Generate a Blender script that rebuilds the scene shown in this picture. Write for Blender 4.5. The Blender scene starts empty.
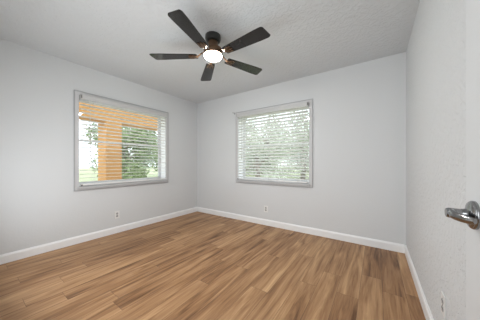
import bpy, bmesh, math, random
from mathutils import Vector, Matrix
C = bpy.context.scene.collection
SC = bpy.context.scene
R = math.radians

# ------------------------------------------------------------------ camera, world, lights, exposure
cam_d = bpy.data.cameras.new('camera'); cam = bpy.data.objects.new('camera', cam_d); C.objects.link(cam)
cam.location = (0, 0, 1.10)
cam.rotation_euler = (R(90), 0, R(34.8))
cam_d.sensor_width = 36; cam_d.lens = 195.5/480*36
cam_d.shift_y = 3/480; cam_d.clip_start = 0.02; cam_d.clip_end = 200
SC.camera = cam

w = bpy.data.worlds.new('sky'); SC.world = w; w.use_nodes = True
bg = w.node_tree.nodes['Background']
bg.inputs[0].default_value = (0.86, 0.93, 1.0, 1); bg.inputs[1].default_value = 2.1

def lamp(name, typ, loc, rot, energy, color=(1, 1, 1), **k):
    d = bpy.data.lights.new(name, typ); d.energy = energy; d.color = color
    for a, b in k.items(): setattr(d, a, b)
    o = bpy.data.objects.new(name, d); C.objects.link(o); o.location = loc; o.rotation_euler = rot
    return o
# sun behind the house: high over the doorway side, lights porch and trees, never enters the windows
lamp('sun', 'SUN', (4, -6, 9), (R(48), 0, R(48)), .8, (1.0, .95, .87), angle=R(1))
# soft fill light from the doorway side of the room
lamp('soft_fill_light', 'AREA', (-1.80, .04, 1.30), (R(99), 0, R(4)), 28, (.93, .97, 1),
     shape='RECTANGLE', size=2.3, size_y=2.0)
lamp('hall_fill_light', 'AREA', (-.2, -1.1, 1.5), (R(90), 0, 0), 14, (.93, .97, 1), shape='RECTANGLE', size=1.2, size_y=1.6)  # unseen fill added behind the doorway to brighten the room, no fixture

SC.view_settings.view_transform = 'Standard'; SC.view_settings.look = 'None'
SC.view_settings.exposure = 0.5; SC.view_settings.gamma = 1; SC.view_settings.use_curve_mapping = False

# ------------------------------------------------------------------ materials
def mat(name, col, rough=.6, metal=0, spec=.5, bump=None, var=None, emit=None):
    m = bpy.data.materials.new(name); m.use_nodes = True
    nt = m.node_tree; p = nt.nodes['Principled BSDF']
    p.inputs['Base Color'].default_value = (*col, 1); p.inputs['Roughness'].default_value = rough
    p.inputs['Metallic'].default_value = metal; p.inputs['Specular IOR Level'].default_value = spec
    tc = nt.nodes.new('ShaderNodeTexCoord')
    if var:   # (scale, other colour)
        n = nt.nodes.new('ShaderNodeTexNoise'); n.inputs['Scale'].default_value = var[0]; n.inputs['Detail'].default_value = 4
        mx = nt.nodes.new('ShaderNodeMix'); mx.data_type = 'RGBA'
        mx.inputs[6].default_value = (*col, 1); mx.inputs[7].default_value = (*var[1], 1)
        nt.links.new(tc.outputs['Object'], n.inputs['Vector']); nt.links.new(n.outputs['Fac'], mx.inputs[0])
        nt.links.new(mx.outputs[2], p.inputs['Base Color'])
    if bump:  # (scale, strength, distance, detail)
        n = nt.nodes.new('ShaderNodeTexNoise'); n.inputs['Scale'].default_value = bump[0]; n.inputs['Detail'].default_value = bump[3]
        b = nt.nodes.new('ShaderNodeBump'); b.inputs['Strength'].default_value = bump[1]; b.inputs['Distance'].default_value = bump[2]
        nt.links.new(tc.outputs['Object'], n.inputs['Vector']); nt.links.new(n.outputs['Fac'], b.inputs['Height'])
        nt.links.new(b.outputs[0], p.inputs['Normal'])
    if emit:
        p.inputs['Emission Color'].default_value = (*emit[0], 1); p.inputs['Emission Strength'].default_value = emit[1]
    return m

def knockdown(name, col, scale, strength, dist, lo=.46, hi=.56):
    """painted plaster with flattened trowel splotches"""
    m = mat(name, col, .75, spec=.25); nt = m.node_tree; p = nt.nodes['Principled BSDF']
    tc = nt.nodes.new('ShaderNodeTexCoord')
    n = nt.nodes.new('ShaderNodeTexNoise'); n.inputs['Scale'].default_value = scale; n.inputs['Detail'].default_value = 3
    n.inputs['Distortion'].default_value = .6
    r = nt.nodes.new('ShaderNodeMapRange'); r.inputs[1].default_value = lo; r.inputs[2].default_value = hi
    b = nt.nodes.new('ShaderNodeBump'); b.inputs['Strength'].default_value = strength; b.inputs['Distance'].default_value = dist
    L = nt.links.new
    L(tc.outputs['Object'], n.inputs['Vector']); L(n.outputs['Fac'], r.inputs[0]); L(r.outputs[0], b.inputs['Height']); L(b.outputs[0], p.inputs['Normal'])
    return m

M = {}
M['wall'] = mat('wall_paint', (.70, .715, .725), .75, spec=.25, bump=(45, .25, .004, 3))
M['wall_rough'] = knockdown('wall_textured_paint', (.71, .725, .735), 34, .6, .005)
M['ceiling'] = knockdown('ceiling_texture', (.69, .715, .735), 26, .50, .006)
M['trim'] = mat('white_trim_paint', (.90, .905, .91), .4, bump=(30, .05, .002, 2))
M['casing'] = mat('window_casing_paint', (.63, .63, .635), .55, bump=(30, .05, .002, 2))
M['door'] = mat('door_paint', (.71, .725, .735), .5, bump=(60, .04, .001, 2))
M['blind'] = mat('blind_vinyl', (.80, .80, .79), .5, var=(3, (.77, .77, .76)))
M['sill'] = mat('grey_sill_paint', (.50, .50, .505), .5, var=(10, (.46, .46, .465)))
M['shadow_line'] = mat('grey_shadow_line', (.44, .44, .445), .5, var=(10, (.41, .41, .42)))
M['valance'] = mat('valance_vinyl', (.60, .60, .595), .5, var=(3, (.57, .57, .565)))
def slat_material():
    m = mat('slat_vinyl', (.86, .86, .85), .5, var=(3, (.83, .83, .82))); nt = m.node_tree
    p = nt.nodes['Principled BSDF']; out = nt.nodes['Material Output']
    t = nt.nodes.new('ShaderNodeBsdfTranslucent'); t.inputs[0].default_value = (.95, .94, .92, 1)
    x = nt.nodes.new('ShaderNodeMixShader'); x.inputs[0].default_value = .55
    nt.links.new(p.outputs[0], x.inputs[1]); nt.links.new(t.outputs[0], x.inputs[2]); nt.links.new(x.outputs[0], out.inputs[0])
    return m
M['slat'] = slat_material()
M['cord'] = mat('blind_cord', (.62, .61, .58), .8, var=(40, (.55, .54, .52)))
M['bracket'] = mat('bracket_plastic', (.12, .12, .12), .5, var=(40, (.16, .16, .16)))
M['alu'] = mat('aluminium_sash', (.74, .75, .76), .4, metal=.0, var=(8, (.68, .69, .70)))
M['plate'] = mat('outlet_plastic', (.82, .82, .81), .35, var=(10, (.79, .79, .78)))
M['recept'] = mat('receptacle_face', (.5, .5, .5), .4, var=(10, (.38, .38, .38)))
M['slot'] = mat('outlet_slots', (.06, .06, .06), .6, var=(30, (.09, .09, .09)))
M['nickel'] = mat('brushed_nickel', (.33, .33, .335), .17, metal=1, var=(60, (.27, .27, .275)))
M['blade'] = mat('espresso_blade', (.016, .0155, .015), .15, spec=.35, bump=(90, .03, .0005, 3), var=(12, (.024, .021, .019)))
M['black'] = mat('black_canopy', (.012, .012, .012), .3, var=(20, (.02, .018, .016)))
M['bronze'] = mat('oil_rubbed_bronze', (.20, .125, .075), .34, metal=.85, var=(25, (.13, .08, .05)))
M['lamp'] = mat('lit_glass_bowl', (.95, .93, .88), .3, emit=((1.0, .975, .94), 120))
M['stucco'] = mat('orange_stucco', (.54, .27, .08), .85, bump=(50, .4, .01, 4), var=(4, (.48, .235, .07)))
M['bark'] = mat('bark', (.30, .26, .21), .9, bump=(20, .6, .02, 4), var=(6, (.20, .17, .14)))
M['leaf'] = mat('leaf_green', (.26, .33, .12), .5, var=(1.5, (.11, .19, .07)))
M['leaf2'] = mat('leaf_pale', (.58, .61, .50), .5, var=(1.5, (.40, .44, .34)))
M['grass'] = mat('grass_ground', (.28, .34, .16), .9, bump=(20, .5, .03, 4), var=(2, (.42, .42, .28)))
M['extwall'] = mat('far_house_wall', (.80, .78, .72), .8, var=(2, (.75, .73, .68)))
M['roof'] = mat('far_house_roof', (.45, .42, .40), .8, var=(5, (.38, .35, .33)))
M['darkglass'] = mat('far_window_glass', (.10, .12, .14), .1)

g = bpy.data.materials.new('window_glass'); g.use_nodes = True; nt = g.node_tree; nt.nodes.clear()
o_ = nt.nodes.new('ShaderNodeOutputMaterial'); t_ = nt.nodes.new('ShaderNodeBsdfTransparent'); gl = nt.nodes.new('ShaderNodeBsdfGlossy')
gl.inputs['Roughness'].default_value = .02; t_.inputs[0].default_value = (.97, .985, .98, 1)
mx = nt.nodes.new('ShaderNodeMixShader'); mx.inputs[0].default_value = .06
nt.links.new(t_.outputs[0], mx.inputs[1]); nt.links.new(gl.outputs[0], mx.inputs[2]); nt.links.new(mx.outputs[0], o_.inputs[0])
M['glass'] = g

def plank_material():
    m = bpy.data.materials.new('wood_plank_floor'); m.use_nodes = True; nt = m.node_tree; N = nt.nodes.new; L = nt.links.new
    p = nt.nodes['Principled BSDF']; p.inputs['Specular IOR Level'].default_value = .35
    tc = N('ShaderNodeTexCoord'); sp = N('ShaderNodeSeparateXYZ'); L(tc.outputs['Object'], sp.inputs[0])
    def mth(op, a, b=None, c=None):
        n = N('ShaderNodeMath'); n.operation = op
        for i, v in enumerate((a, b, c)):
            if v is None: continue
            if isinstance(v, (int, float)): n.inputs[i].default_value = v
            else: L(v, n.inputs[i])
        return n.outputs[0]
    W, LEN = .160, 1.22
    u = mth('DIVIDE', mth('ADD', sp.outputs[0], 10.035), W); i = mth('FLOOR', u); fu = mth('FRACT', u)
    wn = N('ShaderNodeTexWhiteNoise'); wn.noise_dimensions = '1D'; L(i, wn.inputs['W'])
    v = mth('ADD', mth('DIVIDE', mth('ADD', sp.outputs[1], 10), LEN), wn.outputs['Value']); j = mth('FLOOR', v); fv = mth('FRACT', v)
    cid = N('ShaderNodeCombineXYZ'); L(i, cid.inputs[0]); L(j, cid.inputs[1])
    w2 = N('ShaderNodeTexWhiteNoise'); w2.noise_dimensions = '3D'; L(cid.outputs[0], w2.inputs['Vector'])
    # grain coordinates: stretched along the plank, shifted plank by plank
    def grain(sx, sy, detail, dist, sc=1):
        cx = N('ShaderNodeCombineXYZ')
        L(mth('ADD', mth('MULTIPLY', sp.outputs[0], sx), mth('MULTIPLY', w2.outputs['Value'], 37)), cx.inputs[0])
        L(mth('ADD', mth('MULTIPLY', sp.outputs[1], sy), mth('MULTIPLY', wn.outputs['Value'], 23)), cx.inputs[1])
        L(mth('MULTIPLY', w2.outputs['Value'], 91), cx.inputs[2])
        n = N('ShaderNodeTexNoise'); n.inputs['Scale'].default_value = sc; n.inputs['Detail'].default_value = detail
        n.inputs['Distortion'].default_value = dist; n.inputs['Roughness'].default_value = .55
        L(cx.outputs[0], n.inputs['Vector']); return n.outputs['Fac']
    g1 = grain(13, 1.0, 4, 1.3); g2 = grain(80, 3.5, 5, .5)
    tone = mth('ADD', mth('MULTIPLY', mth('SUBTRACT', g1, .5), 1.35), .5)
    tone = mth('ADD', tone, mth('MULTIPLY', mth('SUBTRACT', g2, .5), .55))
    tone = mth('ADD', tone, mth('MULTIPLY', mth('SUBTRACT', w2.outputs['Value'], .5), .24))
    cr = N('ShaderNodeValToRGB'); e = cr.color_ramp; e.elements[0].position = .12; e.elements[0].color = (.125, .055, .022, 1)
    e.elements[1].position = .95; e.elements[1].color = (.64, .405, .215, 1)
    for pos, c in ((.38, (.30, .155, .070, 1)), (.62, (.435, .247, .120, 1))):
        k = e.elements.new(pos); k.color = c
    L(tone, cr.inputs[0])
    # seams
    def seam(f, half):
        d = mth('MINIMUM', f, mth('SUBTRACT', 1, f)); return mth('LESS_THAN', d, half)
    s = mth('MAXIMUM', seam(fu, .0012/W), seam(fv, .0012/LEN))
    mx = N('ShaderNodeMix'); mx.data_type = 'RGBA'; mx.inputs[7].default_value = (.09, .05, .03, 1)
    L(mth('MULTIPLY', s, .75), mx.inputs[0]); L(cr.outputs[0], mx.inputs[6]); L(mx.outputs[2], p.inputs['Base Color'])
    L(mth('ADD', .40, mth('MULTIPLY', g2, .12)), p.inputs['Roughness'])
    b = N('ShaderNodeBump'); b.inputs['Strength'].default_value = .15; b.inputs['Distance'].default_value = .002
    L(mth('SUBTRACT', g2, mth('MULTIPLY', s, 2)), b.inputs['Height']); L(b.outputs[0], p.inputs['Normal'])
    return m
M['floor'] = plank_material()

# ------------------------------------------------------------------ mesh helpers
def box(bm, x0, y0, z0, x1, y1, z1, bev=0, rot=None):
    vs = [bm.verts.new((x, y, z)) for x in (x0, x1) for y in (y0, y1) for z in (z0, z1)]
    fs = [bm.faces.new([vs[k] for k in f]) for f in ((0, 1, 3, 2), (4, 6, 7, 5), (0, 4, 5, 1), (2, 3, 7, 6), (0, 2, 6, 4), (1, 5, 7, 3))]
    if bev:
        r = bmesh.ops.bevel(bm, geom=list({e for f in fs for e in f.edges}), offset=bev, segments=2, affect='EDGES', profile=.5)
        vs = list({v for f in r['faces'] for v in f.verts} | {v for v in vs if v.is_valid})
    if rot: bmesh.ops.transform(bm, matrix=rot, verts=vs)
    return vs

def lathe(bm, prof, seg=32, mtx=None):
    """prof: (radius, height) list turned about the z axis"""
    rings = []; new = []
    for r, z in prof:
        if r < 1e-6: v = bm.verts.new((0, 0, z)); rings.append([v]); new.append(v)
        else:
            ring = [bm.verts.new((r*math.cos(2*math.pi*k/seg), r*math.sin(2*math.pi*k/seg), z)) for k in range(seg)]
            rings.append(ring); new += ring
    for a, b in zip(rings, rings[1:]):
        for k in range(seg):
            q = [a[k % len(a)], a[(k+1) % len(a)], b[(k+1) % len(b)], b[k % len(b)]]
            u = []
            for v in q:
                if v not in u: u.append(v)
            if len(u) > 2:
                try: bm.faces.new(u)
                except ValueError: pass
    if mtx: bmesh.ops.transform(bm, matrix=mtx, verts=new)
    return new

def sweep(bm, pts, sizes, seg=12, up=Vector((0, 0, 1))):
    """superellipse tube along pts; sizes = (half width sideways, half height)"""
    pts = [Vector(p) for p in pts]; rings = []
    for i, p in enumerate(pts):
        t = (pts[min(i+1, len(pts)-1)] - pts[max(i-1, 0)]).normalized()
        s = t.cross(up).normalized() if abs(t.dot(up)) < .99 else Vector((1, 0, 0)); n = s.cross(t).normalized()
        a, b = sizes[i] if isinstance(sizes, list) else sizes
        rings.append([bm.verts.new(p + s*a*math.cos(2*math.pi*k/seg) + n*b*math.sin(2*math.pi*k/seg)) for k in range(seg)])
    for a, b in zip(rings, rings[1:]):
        for k in range(seg): bm.faces.new((a[k], a[(k+1) % seg], b[(k+1) % seg], b[k]))
    bm.faces.new(rings[0][::-1]); bm.faces.new(rings[-1])

def obj(name, bm, m, parent=None, smooth=False, loc=None, kind=None):
    bmesh.ops.recalc_face_normals(bm, faces=bm.faces)
    me = bpy.data.meshes.new(name); bm.to_mesh(me); bm.free(); me.materials.append(m)
    if smooth:
        for f in me.polygons: f.use_smooth = True
        me.set_sharp_from_angle(angle=R(38))
    o = bpy.data.objects.new(name, me); C.objects.link(o)
    if parent: o.parent = parent
    if loc: o.location = loc
    if kind: o['kind'] = kind
    return o

def thing(name, loc, rotz=0, label=None, cat=None, group=None, kind=None):
    o = bpy.data.objects.new(name, None); C.objects.link(o); o.location = loc; o.rotation_euler = (0, 0, rotz)
    o.empty_display_size = .1
    tag(o, label, cat, group, kind); return o
def tag(o, label=None, cat=None, group=None, kind=None):
    for k, v in (('label', label), ('category', cat), ('group', group), ('kind', kind)):
        if v: o[k] = v
    return o
def copy_tree(o, parent=None):
    c = o.copy(); C.objects.link(c); c.parent = parent
    for ch in list(o.children): copy_tree(ch, c)
    return c
BM = bmesh.new

# ------------------------------------------------------------------ room shell
XL, XR, YB, YN, H = -3.35, .302, 3.11, -.02, 2.455
T = .20
WW, WH, WZ = 1.450, 1.365, .72           # window casing: width, height, bottom
CW = .052                                 # casing strip width
W1C, W2C = 1.613, -1.522                  # window centres along their walls
ow = WW/2 - CW + .004; oz0, oz1 = WZ+CW-.004, WZ+WH-CW+.004

b = BM()                                  # left wall with window opening
box(b, XL-T, YN-T, 0, XL, W1C-ow, H); box(b, XL-T, W1C+ow, 0, XL, YB+T, H)
box(b, XL-T, W1C-ow, 0, XL, W1C+ow, oz0); box(b, XL-T, W1C-ow, oz1, XL, W1C+ow, H)
tag(obj('wall_left', b, M['wall'], kind='structure'), 'pale grey painted wall on the left around the window with the orange view', 'wall')
b = BM()
box(b, XL, YB, 0, W2C-ow, YB+T, H); box(b, W2C+ow, YB, 0, XR+.12, YB+T, H)
box(b, W2C-ow, YB, 0, W2C+ow, YB+T, oz0); box(b, W2C-ow, YB, oz1, W2C+ow, YB+T, H)
tag(obj('wall_back', b, M['wall'], kind='structure'), 'pale grey painted back wall around the window with the green view', 'wall')
b = BM(); box(b, XR, -1.6, 0, XR+.12, YB, H)
tag(obj('wall_right', b, M['wall_rough'], kind='structure'), 'rough textured pale grey wall on the right beside the door', 'wall')
b = BM(); DX0, DX1 = -.60, .215            # doorway
box(b, XL, YN-.12, 0, DX0, YN, H); box(b, DX1, YN-.12, 0, XR, YN, H); box(b, DX0, YN-.12, 2.05, DX1, YN, H)
tag(obj('wall_near', b, M['wall'], kind='structure'), 'pale grey wall with the doorway behind the camera', 'wall')
b = BM(); box(b, -1.4, -1.72, 0, XR+.12, -1.6, H); box(b, -1.52, -1.72, 0, -1.4, YN-.12, H)
tag(obj('wall_hall', b, M['wall'], kind='structure'), 'pale grey hallway walls outside the doorway', 'wall')
b = BM(); box(b, XL-T, -1.72, -.12, XR+.12, YB+T, 0)
tag(obj('floor', b, M['floor'], kind='structure'), 'warm brown wood plank floor running towards the back window', 'floor')
b = BM(); box(b, XL-T, -1.72, H, XR+.12, YB+T, H+.55)
tag(obj('ceiling', b, M['ceiling'], kind='structure'), 'light grey ceiling with knockdown texture', 'ceiling')

def baseboard(name, p0, p1, nrm, label):
    """moulded board from p0 to p1, nrm points into the room"""
    p0, p1, nrm = Vector((*p0, 0)), Vector((*p1, 0)), Vector((*nrm, 0))
    prof = [(0, 0), (.014, 0), (.014, .078), (.011, .088), (.006, .096), (.004, .103), (0, .103)]
    bm = BM(); rings = [[bm.verts.new(p + nrm*a + Vector((0, 0, z))) for a, z in prof] for p in (p0, p1)]
    for k in range(len(prof)):
        q = (k+1) % len(prof); bm.faces.new((rings[0][k], rings[0][q], rings[1][q], rings[1][k]))
    bm.faces.new(rings[0]); bm.faces.new(rings[1][::-1])
    tag(obj(name, bm, M['trim'], kind='structure'), label, 'baseboard')
baseboard('baseboard_left', (XL, YN), (XL, YB), (1, 0), 'white moulded baseboard along the left wall')
baseboard('baseboard_back', (XL+.014, YB), (XR-.014, YB), (0, -1), 'white moulded baseboard along the back wall')
baseboard('baseboard_right', (XR, YN), (XR, YB), (-1, 0), 'white moulded baseboard along the right wall')
baseboard('baseboard_near', (XL+.014, YN), (DX0-.07, YN), (0, 1), 'white moulded baseboard along the wall behind the camera')

# ------------------------------------------------------------------ windows (local: x width, -y into the room, z up)
def picture_frame(bm, w, h, cw, y0, y1, z0=0):
    """mitred rectangular frame, outer size w x h, from y0 to y1"""
    x = w/2
    O = [(-x, z0), (x, z0), (x, z0+h), (-x, z0+h)]; I = [(-x+cw, z0+cw), (x-cw, z0+cw), (x-cw, z0+h-cw), (-x+cw, z0+h-cw)]
    vo0 = [bm.verts.new((a, y0, c)) for a, c in O]; vo1 = [bm.verts.new((a, y1, c)) for a, c in O]
    vi0 = [bm.verts.new((a, y0, c)) for a, c in I]; vi1 = [bm.verts.new((a, y1, c)) for a, c in I]
    for k in range(4):
        q = (k+1) % 4
        for f in ((vo0[k], vo0[q], vi0[q], vi0[k]), (vo1[k], vi1[k], vi1[q], vo1[q]), (vo0[k], vo1[k], vo1[q], vo0[q]), (vi0[k], vi0[q], vi1[q], vi1[k])):
            bm.faces.new(f)

def window(n, loc, rz, label):
    t = thing('window_%d' % n, loc, rz, label, 'window', kind='structure')
    bm = BM(); picture_frame(bm, WW, WH, CW, -.013, 0)
    picture_frame(bm, WW-2*(CW-.014), WH-2*(CW-.014), .014, -.017, -.013, CW-.014)
    cs = obj('window_casing', bm, M['casing'], t)
    bm = BM(); picture_frame(bm, WW+.004, WH+.004, .010, -.018, -.0005, -.002)   # raised grey strip, added as the dark shadow gap around the casing
    obj('casing_shadow_line', bm, M['shadow_line'], cs)
    bm = BM(); box(bm, -ow+.004, -.030, CW-.006, ow-.004, .148, CW+.010, .003); box(bm, -ow-.012, -.046, CW-.030, ow+.012, -.0135, CW+.006, .003)
    obj('window_sill', bm, M['sill'], t)
    # sash unit deep in the recess
    iw, i0, i1 = ow*2, CW-.004, WH-CW+.004
    bm = BM(); picture_frame(bm, iw-.002, i1-i0-.002, .024, .15, .195, i0+.001)
    obj('window_frame', bm, M['alu'], t)
    mid = 1.435-WZ
    bm2 = BM(); picture_frame(bm2, iw-.001, i1-i0-.001, .007, .0, .15, i0+.0005); obj('jamb_liner', bm2, M['trim'], t)
    bm = BM(); picture_frame(bm, iw-.050, mid-i0-.02, .028, .155, .171, i0+.025)
    box(bm, -.10, .147, mid-.012, -.04, .157, mid+.004, .002)         # sash lock tongue
    obj('lower_sash', bm, M['alu'], t)
    bm = BM(); picture_frame(bm, iw-.050, i1-mid-.010, .024, .174, .190, mid-.017)
    obj('upper_sash', bm, M['alu'], t)
    bm = BM(); box(bm, -iw/2+.05, .162, i0+.05, iw/2-.05, .165, mid-.018); box(bm, -iw/2+.046, .180, mid, iw/2-.046, .183, i1-.045)
    obj('window_glass', bm, M['glass'], t)
    return t
window(1, (XL, W1C, WZ), R(90), 'single-hung window in the left wall looking onto an orange porch')
window(2, (W2C, YB, WZ), 0, 'single-hung window in the back wall looking onto pale green trees')

def blind(loc, rz, label, tilt, seed):
    rnd = random.Random(seed)
    t = thing('window_blind', loc, rz, label, 'window blind', 'white slatted blinds in the two windows')
    hw = ow-.012; top = WH-CW; z0 = CW+.012
    yc = -.022
    bm = BM(); box(bm, -hw-.004, -.070, top-.062, hw+.004, -.060, top+.002, .002)
    box(bm, -hw-.004, -.060, top-.062, -hw+.001, -.002, top+.001); box(bm, hw-.001, -.060, top-.062, hw+.004, -.002, top+.001)
    obj('valance', bm, M['valance'], t)
    bm = BM(); box(bm, -hw+.003, -.055, top-.050, hw-.003, -.002, top-.002, .003); obj('headrail', bm, M['blind'], t)
    bm = BM(); n = 22; zt, zb = top-.078, z0+.056
    for k in range(n):
        z = zt + (zb-zt)*k/(n-1); a = R(tilt + rnd.uniform(-1.2, 1.2)); sag = rnd.uniform(-.0012, .0012)
        # crowned slat: 5 points across, 5 stations along
        prof = [(-.027, 0), (-.0135, .0016), (0, .0022), (.0135, .0016), (.027, 0)]
        rows = []
        for s in range(9):
            x = -hw+.004 + (2*hw-.008)*s/8; dz = -.0016*math.sin(math.pi*((s*2/8) % 1)) + sag
            up = []; dn = []
            for y, c in prof:
                yy = y*math.cos(a) - c*math.sin(a); zz = y*math.sin(a) + c*math.cos(a)
                up.append(bm.verts.new((x, yc+yy, z+zz+dz+.0017))); dn.append(bm.verts.new((x, yc+yy, z+zz+dz-.0017)))
            rows.append(up + dn[::-1])
        for r0, r1 in zip(rows, rows[1:]):
            for q in range(10): bm.faces.new((r0[q], r0[(q+1) % 10], r1[(q+1) % 10], r1[q]))
        bm.faces.new(rows[0]); bm.faces.new(rows[-1][::-1])
    obj('slats', bm, M['slat'], t)
    bm = BM(); box(bm, -hw+.004, yc-.026, z0+.006, hw-.004, yc+.026, z0+.026, .004); obj('bottom_rail', bm, M['blind'], t)
    for x in (-hw+.16, 0, hw-.16):
        bm = BM()
        for yy in (yc-.0285, yc+.0285):
            sweep(bm, [(x, yy, top-.05), (x, yy, z0+.01)], (.0013, .0013), 6, up=Vector((0, 1, 0)))
        obj('ladder_cord', bm, M['cord'], t)
    bm = BM(); xw = -hw+.105
    sweep(bm, [(xw, -.056, top-.07), (xw, -.057, top-.5), (xw, -.057, top-.78)], (.004, .004), 8, up=Vector((0, 1, 0)))
    sweep(bm, [(xw, -.056, top-.78), (xw, -.057, top-.86)], (.006, .006), 8, up=Vector((0, 1, 0)))
    obj('tilt_wand', bm, M['cord'], t, True)
    for s in (-1, 1):
        bm = BM(); box(bm, s*(hw-.004)-.006, -.076, top-.050, s*(hw-.004)+.006, -.070, top-.004, .001)
        obj('valance_clip', bm, M['bracket' if s == (-1 if rz else 1) else 'cord'], t)
    bm = BM(); box(bm, -hw+.002, yc-.034, z0+.001, -hw+.022, yc-.026, z0+.020, .001)
    obj('hold_down_bracket', bm, M['bracket'], t)
    return t
blind((XL, W1C, WZ), R(90), 'white slatted blind, open, over the left window with orange porch behind', -7, 3)
blind((W2C, YB, WZ), 0, 'white slatted blind, half tilted, over the back window with trees behind', -25, 8)

# small dark curtain bracket left over beside the back window
t = thing('curtain_rod_bracket', (-2.285, YB, 2.075), 0, 'tiny dark metal bracket on the wall at top left of the back window', 'bracket')
bm = BM(); box(bm, -.008, -.003, -.018, .008, 0, .018, .001); obj('mounting_plate', bm, M['bracket'], t)
bm = BM(); sweep(bm, [(0, -.002, 0), (-.004, -.03, .004), (-.010, -.05, .008), (-.012, -.055, .016)], (.004, .004), 8); obj('hook', bm, M['bracket'], t, True)

# ------------------------------------------------------------------ ceiling fan
FX, FY = -1.428, 1.550
fan = thing('ceiling_fan', (FX, FY, H), 0, 'dark five-blade ceiling fan with bronze housing and lit bowl lamp', 'ceiling fan')
b = BM(); lathe(b, [(0, 0), (.082, 0), (.084, -.012), (.082, -.04), (.074, -.058), (.055, -.066), (0, -.066)], 40)
obj('ceiling_canopy', b, M['black'], fan, True)
b = BM(); lathe(b, [(0, -.064), (.052, -.064), (.054, -.075), (.054, -.118), (.060, -.128), (.092, -.138), (.100, -.150), (.100, -.176), (.094, -.186), (.070, -.190), (0, -.190)], 40)
obj('motor_housing', b, M['bronze'], fan, True)
b = BM(); lathe(b, [(0, -.188), (.085, -.188), (.103, -.194), (.107, -.203), (.104, -.211), (.09, -.213), (0, -.213)], 40)
obj('lamp_ring', b, M['bronze'], fan, True)
b = BM(); lathe(b, [(0, -.208)] + [(.096*math.cos(R(a)), -.208-.050*math.sin(R(a))) for a in range(0, 91, 10)][:-1] + [(0, -.258)], 40)
obj('lamp_bowl', b, M['lamp'], fan, True)

def blade_mesh():
    """blade along +x, pitched about its own axis"""
    bm = BM(); st = 40; rows = []
    pitch = Matrix.Rotation(R(-6), 3, 'X')
    def half(s):   # half width along the blade
        return .050 + .021*min(1, s/.8)
    r0, r1 = .165, .655
    for i in range(st+1):
        s = i/st; x = r0 + (r1-r0)*s; h = half(s)
        if s > .95: h *= 1 - .22*((s-.95)/.05)**2
        if i == 0: h *= .82
        row = [(x - .010*max(0, s-.8)/.2, -h), (x + .004*max(0, s-.8)/.2, h)]
        rows.append(row)
    loop = [r[1] for r in rows] + [r[0] for r in rows[::-1]]
    th = .0035
    up = [bm.verts.new(pitch @ Vector((x, y, th))) for x, y in loop]; dn = [bm.verts.new(pitch @ Vector((x, y, -th))) for x, y in loop]
    n = len(loop)
    for i in range(st):
        bm.faces.new((up[i], up[i+1], up[n-2-i], up[n-1-i])); bm.faces.new((dn[i], dn[n-1-i], dn[n-2-i], dn[i+1]))
    for i in range(n): bm.faces.new((up[i], dn[i], dn[(i+1) % n], up[(i+1) % n]))
    return bm
def arm_mesh():
    bm = BM(); pitch = Matrix.Rotation(R(-6), 3, 'X')
    # forked iron: flat plate under the blade and curved neck from the housing
    sweep(bm, [(.085, 0, .036), (.12, 0, .034), (.155, 0, .004), (.185, 0, -.010)], [(.015, .006), (.011, .006), (.012, .005), (.02, .004)], 10)
    for s in (-1, 1):
        pts = [(.165, 0, -.008), (.19, s*.018, -.010), (.215, s*.030, -.009), (.255, s*.030, -.008)]
        pts = [Vector(p) if k == 0 else pitch @ Vector(p) for k, p in enumerate(pts)]
        sweep(bm, pts, [(.008, .004), (.010, .0035), (.011, .0035), (.008, .003)], 10)
    pp = [pitch @ Vector(p) for p in ((.18, 0, -.009), (.26, 0, -.008))]
    sweep(bm, pp, [(.018, .003), (.010, .003)], 10)
    for x, y in ((.235, .030), (.235, -.030), (.25, 0)):
        v = pitch @ Vector((x, y, -.011)); lathe(bm, [(0, -.003), (.005, -.002), (.006, .002), (0, .003)], 10, Matrix.Translation(v))
    return bm
bm0 = blade_mesh(); blade0 = obj('fan_blade', bm0, M['blade'], fan)
arm0 = obj('blade_arm', arm_mesh(), M['bronze'], fan, True)
A0 = -37.2 + 34.8
for k in range(5):
    bl = blade0 if k == 0 else blade0.copy(); ar = arm0 if k == 0 else arm0.copy()
    for o in (bl, ar):
        if k: C.objects.link(o); o.parent = fan
        o.location = (0, 0, -.214); o.rotation_euler = (0, 0, R(A0 + 72*k))

# ------------------------------------------------------------------ electrical outlets (local: -y into the room)
def outlet(loc, rz, label):
    t = thing('wall_outlet', loc, rz, label, 'outlet', 'white duplex wall outlets')
    bm = BM(); box(bm, -.036, -.006, -.058, .036, 0, .058, .003); obj('cover_plate', bm, M['plate'], t)
    for s in (-1, 1):
        bm = BM(); lathe(bm, [(0, 0), (.0165, 0), (.0165, .0025), (.015, .0035), (0, .0035)], 20,
                         Matrix.Translation((0, -.005, s*.020)) @ Matrix.Rotation(R(90), 4, 'X'))
        f = obj('receptacle', bm, M['recept'], t, True)
        bm = BM()
        box(bm, -.008, -.0095, s*.020-.001, -.0055, -.0082, s*.020+.009); box(bm, .0055, -.0095, s*.020-.001, .008, -.0082, s*.020+.008)
        lathe(bm, [(0, 0), (.003, 0), (.003, .0012), (0, .0012)], 12, Matrix.Translation((0, -.0083, s*.020-.008)) @ Matrix.Rotation(R(90), 4, 'X'))
        obj('slots', bm, M['slot'], f)
    bm = BM(); lathe(bm, [(0, 0), (.0035, 0), (.003, .002), (0, .002)], 12, Matrix.Translation((0, -.0055, 0)) @ Matrix.Rotation(R(90), 4, 'X'))
    obj('plate_screw', bm, M['nickel'], t, True)
    return t
outlet((XL, 1.423, .285), R(90), 'white wall outlet low on the left wall under the left window')
outlet((-1.60, YB, .285), 0, 'white wall outlet low on the back wall under the back window')
outlet((XR, 1.49, .335), R(-90), 'white wall outlet low on the right wall near the door')

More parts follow.
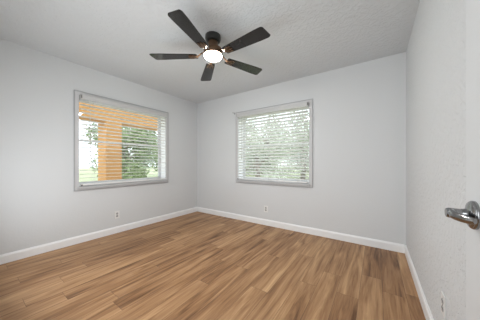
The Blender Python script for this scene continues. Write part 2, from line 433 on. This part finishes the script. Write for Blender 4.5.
# ------------------------------------------------------------------ open door against the right wall
DF = .20                                   # face of the door
door = thing('door_1', (DF, .0, 0), 0, 'flat pale door standing open along the right wall', 'door', kind='structure')
b = BM(); box(b, 0, 0, .012, .035, .783, 2.035, .0015); obj('door_panel', b, M['door'], door)
for z in (.25, 1.02, 1.80):
    b = BM(); lathe(b, [(0, -.045), (.006, -.045), (.006, .045), (0, .045)], 12, Matrix.Translation((-.004, -.006, z))); box(b, .001, -.0020, z-.044, .028, .0, z+.044)
    obj('hinge', b, M['nickel'], door, True)
KY, KZ = .722, .972
toX = Matrix.Translation((0, KY, KZ)) @ Matrix.Rotation(R(-90), 4, 'Y')     # local z -> -x
b = BM(); lathe(b, [(0, 0), (.0345, 0), (.0350, .003), (.0345, .006), (.0325, .008), (.0325, .0085), (.0300, .0105), (.022, .013), (.015, .015), (.0135, .018), (.0125, .024), (0, .024)], 40, toX)
handle = obj('door_handle', b, M['nickel'], door, True)
b = BM()
# neck then a waved lever returning towards the hinge side
lathe(b, [(0, .020), (.0118, .020), (.0125, .034), (.0128, .046), (.0105, .051), (0, .051)], 24, toX)
X = lambda d: -d
sweep(b, [(X(.040), KY+.010, KZ), (X(.041), KY-.008, KZ), (X(.040), KY-.025, KZ-.001), (X(.034), KY-.043, KZ-.002), (X(.026), KY-.060, KZ-.002), (X(.020), KY-.072, KZ-.001)],
      [(.008, .0105), (.0095, .0120), (.0075, .0110), (.0065, .0100), (.006, .009), (.004, .006)], 14)
obj('lever', b, M['nickel'], handle, True)
b = BM(); box(b, .006, .7825, KZ-.028, .030, .7845, KZ+.028, .001); box(b, .013, .7845, KZ-.008, .024, .793, KZ+.008, .002)
obj('latch', b, M['nickel'], door)

# ------------------------------------------------------------------ outside
b = BM(); box(b, -60, -40, -.35, XL-T-.001, 60, -.15); box(b, XL-T-.001, YB+T+.001, -.35, 40, 60, -.15)
tag(obj('ground', b, M['grass'], kind='structure'), 'pale grassy ground outside the windows', 'ground')
porch = thing('porch', (-5.1, 2.015, -.15), 0, 'orange stucco porch with square pillar and beam outside the left window', 'porch')
b = BM(); box(b, -.22, -.165, 0, .22, .165, 2.21, .01)
obj('pillar', b, M['stucco'], porch)
b = BM(); box(b, -.20, -4.6, 2.20, .20, 2.9, 2.80, .01)
obj('beam', b, M['stucco'], porch)
b = BM(); box(b, -.6, -4.6, -.02, 1.54, 2.8, .06); obj('porch_slab', b, M['extwall'], porch)

def tree(name, loc, h, cr, n, leaf, label, cat, seed, m, trunk=True, squash=.85, group=None):
    rnd = random.Random(seed)
    t = thing(name, loc, 0, label, cat, group)
    lumps = []
    for k in range(13):
        a = rnd.uniform(0, 2*math.pi); rr = cr*rnd.uniform(.1, .75); zz = rnd.uniform(-.75, .8)*cr*squash
        lumps.append((Vector((rr*math.cos(a), rr*math.sin(a), h-cr*squash+zz)), cr*rnd.uniform(.28, .46)))
    bm = BM()
    for k in range(n):
        c, r = rnd.choice(lumps)
        d = Vector((rnd.gauss(0, 1), rnd.gauss(0, 1), rnd.gauss(0, 1))).normalized()
        p = c + d*r*rnd.uniform(.55, 1.08)
        if p.z < .04: continue
        ax = Vector((rnd.gauss(0, 1), rnd.gauss(0, 1), rnd.gauss(0, .7))).normalized(); n1 = ax.cross(d + Vector((.01, .2, .4))).normalized()
        n2 = ax.cross(n1); s = leaf*rnd.uniform(.6, 1.3)
        v = [bm.verts.new(p - ax*s), bm.verts.new(p + n1*s*.42 + n2*s*.12), bm.verts.new(p + ax*s), bm.verts.new(p - n1*s*.42 + n2*s*.12)]
        bm.faces.new((v[0], v[1], v[2])); bm.faces.new((v[0], v[2], v[3]))
    me_bm = bm
    o = obj('foliage', me_bm, m, t)
    bm = BM(); tr = .05*cr + .03
    sweep(bm, [(0, 0, 0), (.04*cr, .02, h*.25), (-.03*cr, .05*cr, h*.5), (0, 0, h-cr*.7)], [(tr*1.3, tr*1.3), (tr, tr), (tr*.8, tr*.8), (tr*.3, tr*.3)], 10, up=Vector((0, 1, 0)))
    for c, r in lumps[:8]:
        b0 = Vector((0, 0, h*rnd.uniform(.3, .6))); sweep(bm, [b0, (b0+c)/2 + Vector((0, 0, -.05*cr)), c], [(tr*.4, tr*.4), (tr*.28, tr*.28), (tr*.1, tr*.1)], 8, up=Vector((.3, 1, .1)))
    obj('trunk', bm, M['bark'], t, True)
    return t
G = -.15
# beyond the porch, seen right of the pillar
tree('bushy_tree', (-9.6, 4.3, G), 2.9, 1.55, 5200, .085, 'dense green tree right beside the orange pillar, seen through the left window', 'tree', 1, M['leaf'])
tree('bushy_tree', (-10.8, 8.2, G), 3.0, 1.7, 5200, .09, 'green leafy tree at the right edge of the left window', 'tree', 2, M['leaf'])
tree('bushy_tree', (-16, 8.8, G), 4.6, 2.4, 4500, .13, 'taller green tree far behind, between the pillar and the right edge of the left window', 'tree', 5, M['leaf'])
tree('shrub', (-11.5, 1.4, G), 2.1, 1.3, 3800, .07, 'rounded pale green shrub seen left of the orange pillar through the left window', 'shrub', 6, M['leaf2'])
# behind the back window
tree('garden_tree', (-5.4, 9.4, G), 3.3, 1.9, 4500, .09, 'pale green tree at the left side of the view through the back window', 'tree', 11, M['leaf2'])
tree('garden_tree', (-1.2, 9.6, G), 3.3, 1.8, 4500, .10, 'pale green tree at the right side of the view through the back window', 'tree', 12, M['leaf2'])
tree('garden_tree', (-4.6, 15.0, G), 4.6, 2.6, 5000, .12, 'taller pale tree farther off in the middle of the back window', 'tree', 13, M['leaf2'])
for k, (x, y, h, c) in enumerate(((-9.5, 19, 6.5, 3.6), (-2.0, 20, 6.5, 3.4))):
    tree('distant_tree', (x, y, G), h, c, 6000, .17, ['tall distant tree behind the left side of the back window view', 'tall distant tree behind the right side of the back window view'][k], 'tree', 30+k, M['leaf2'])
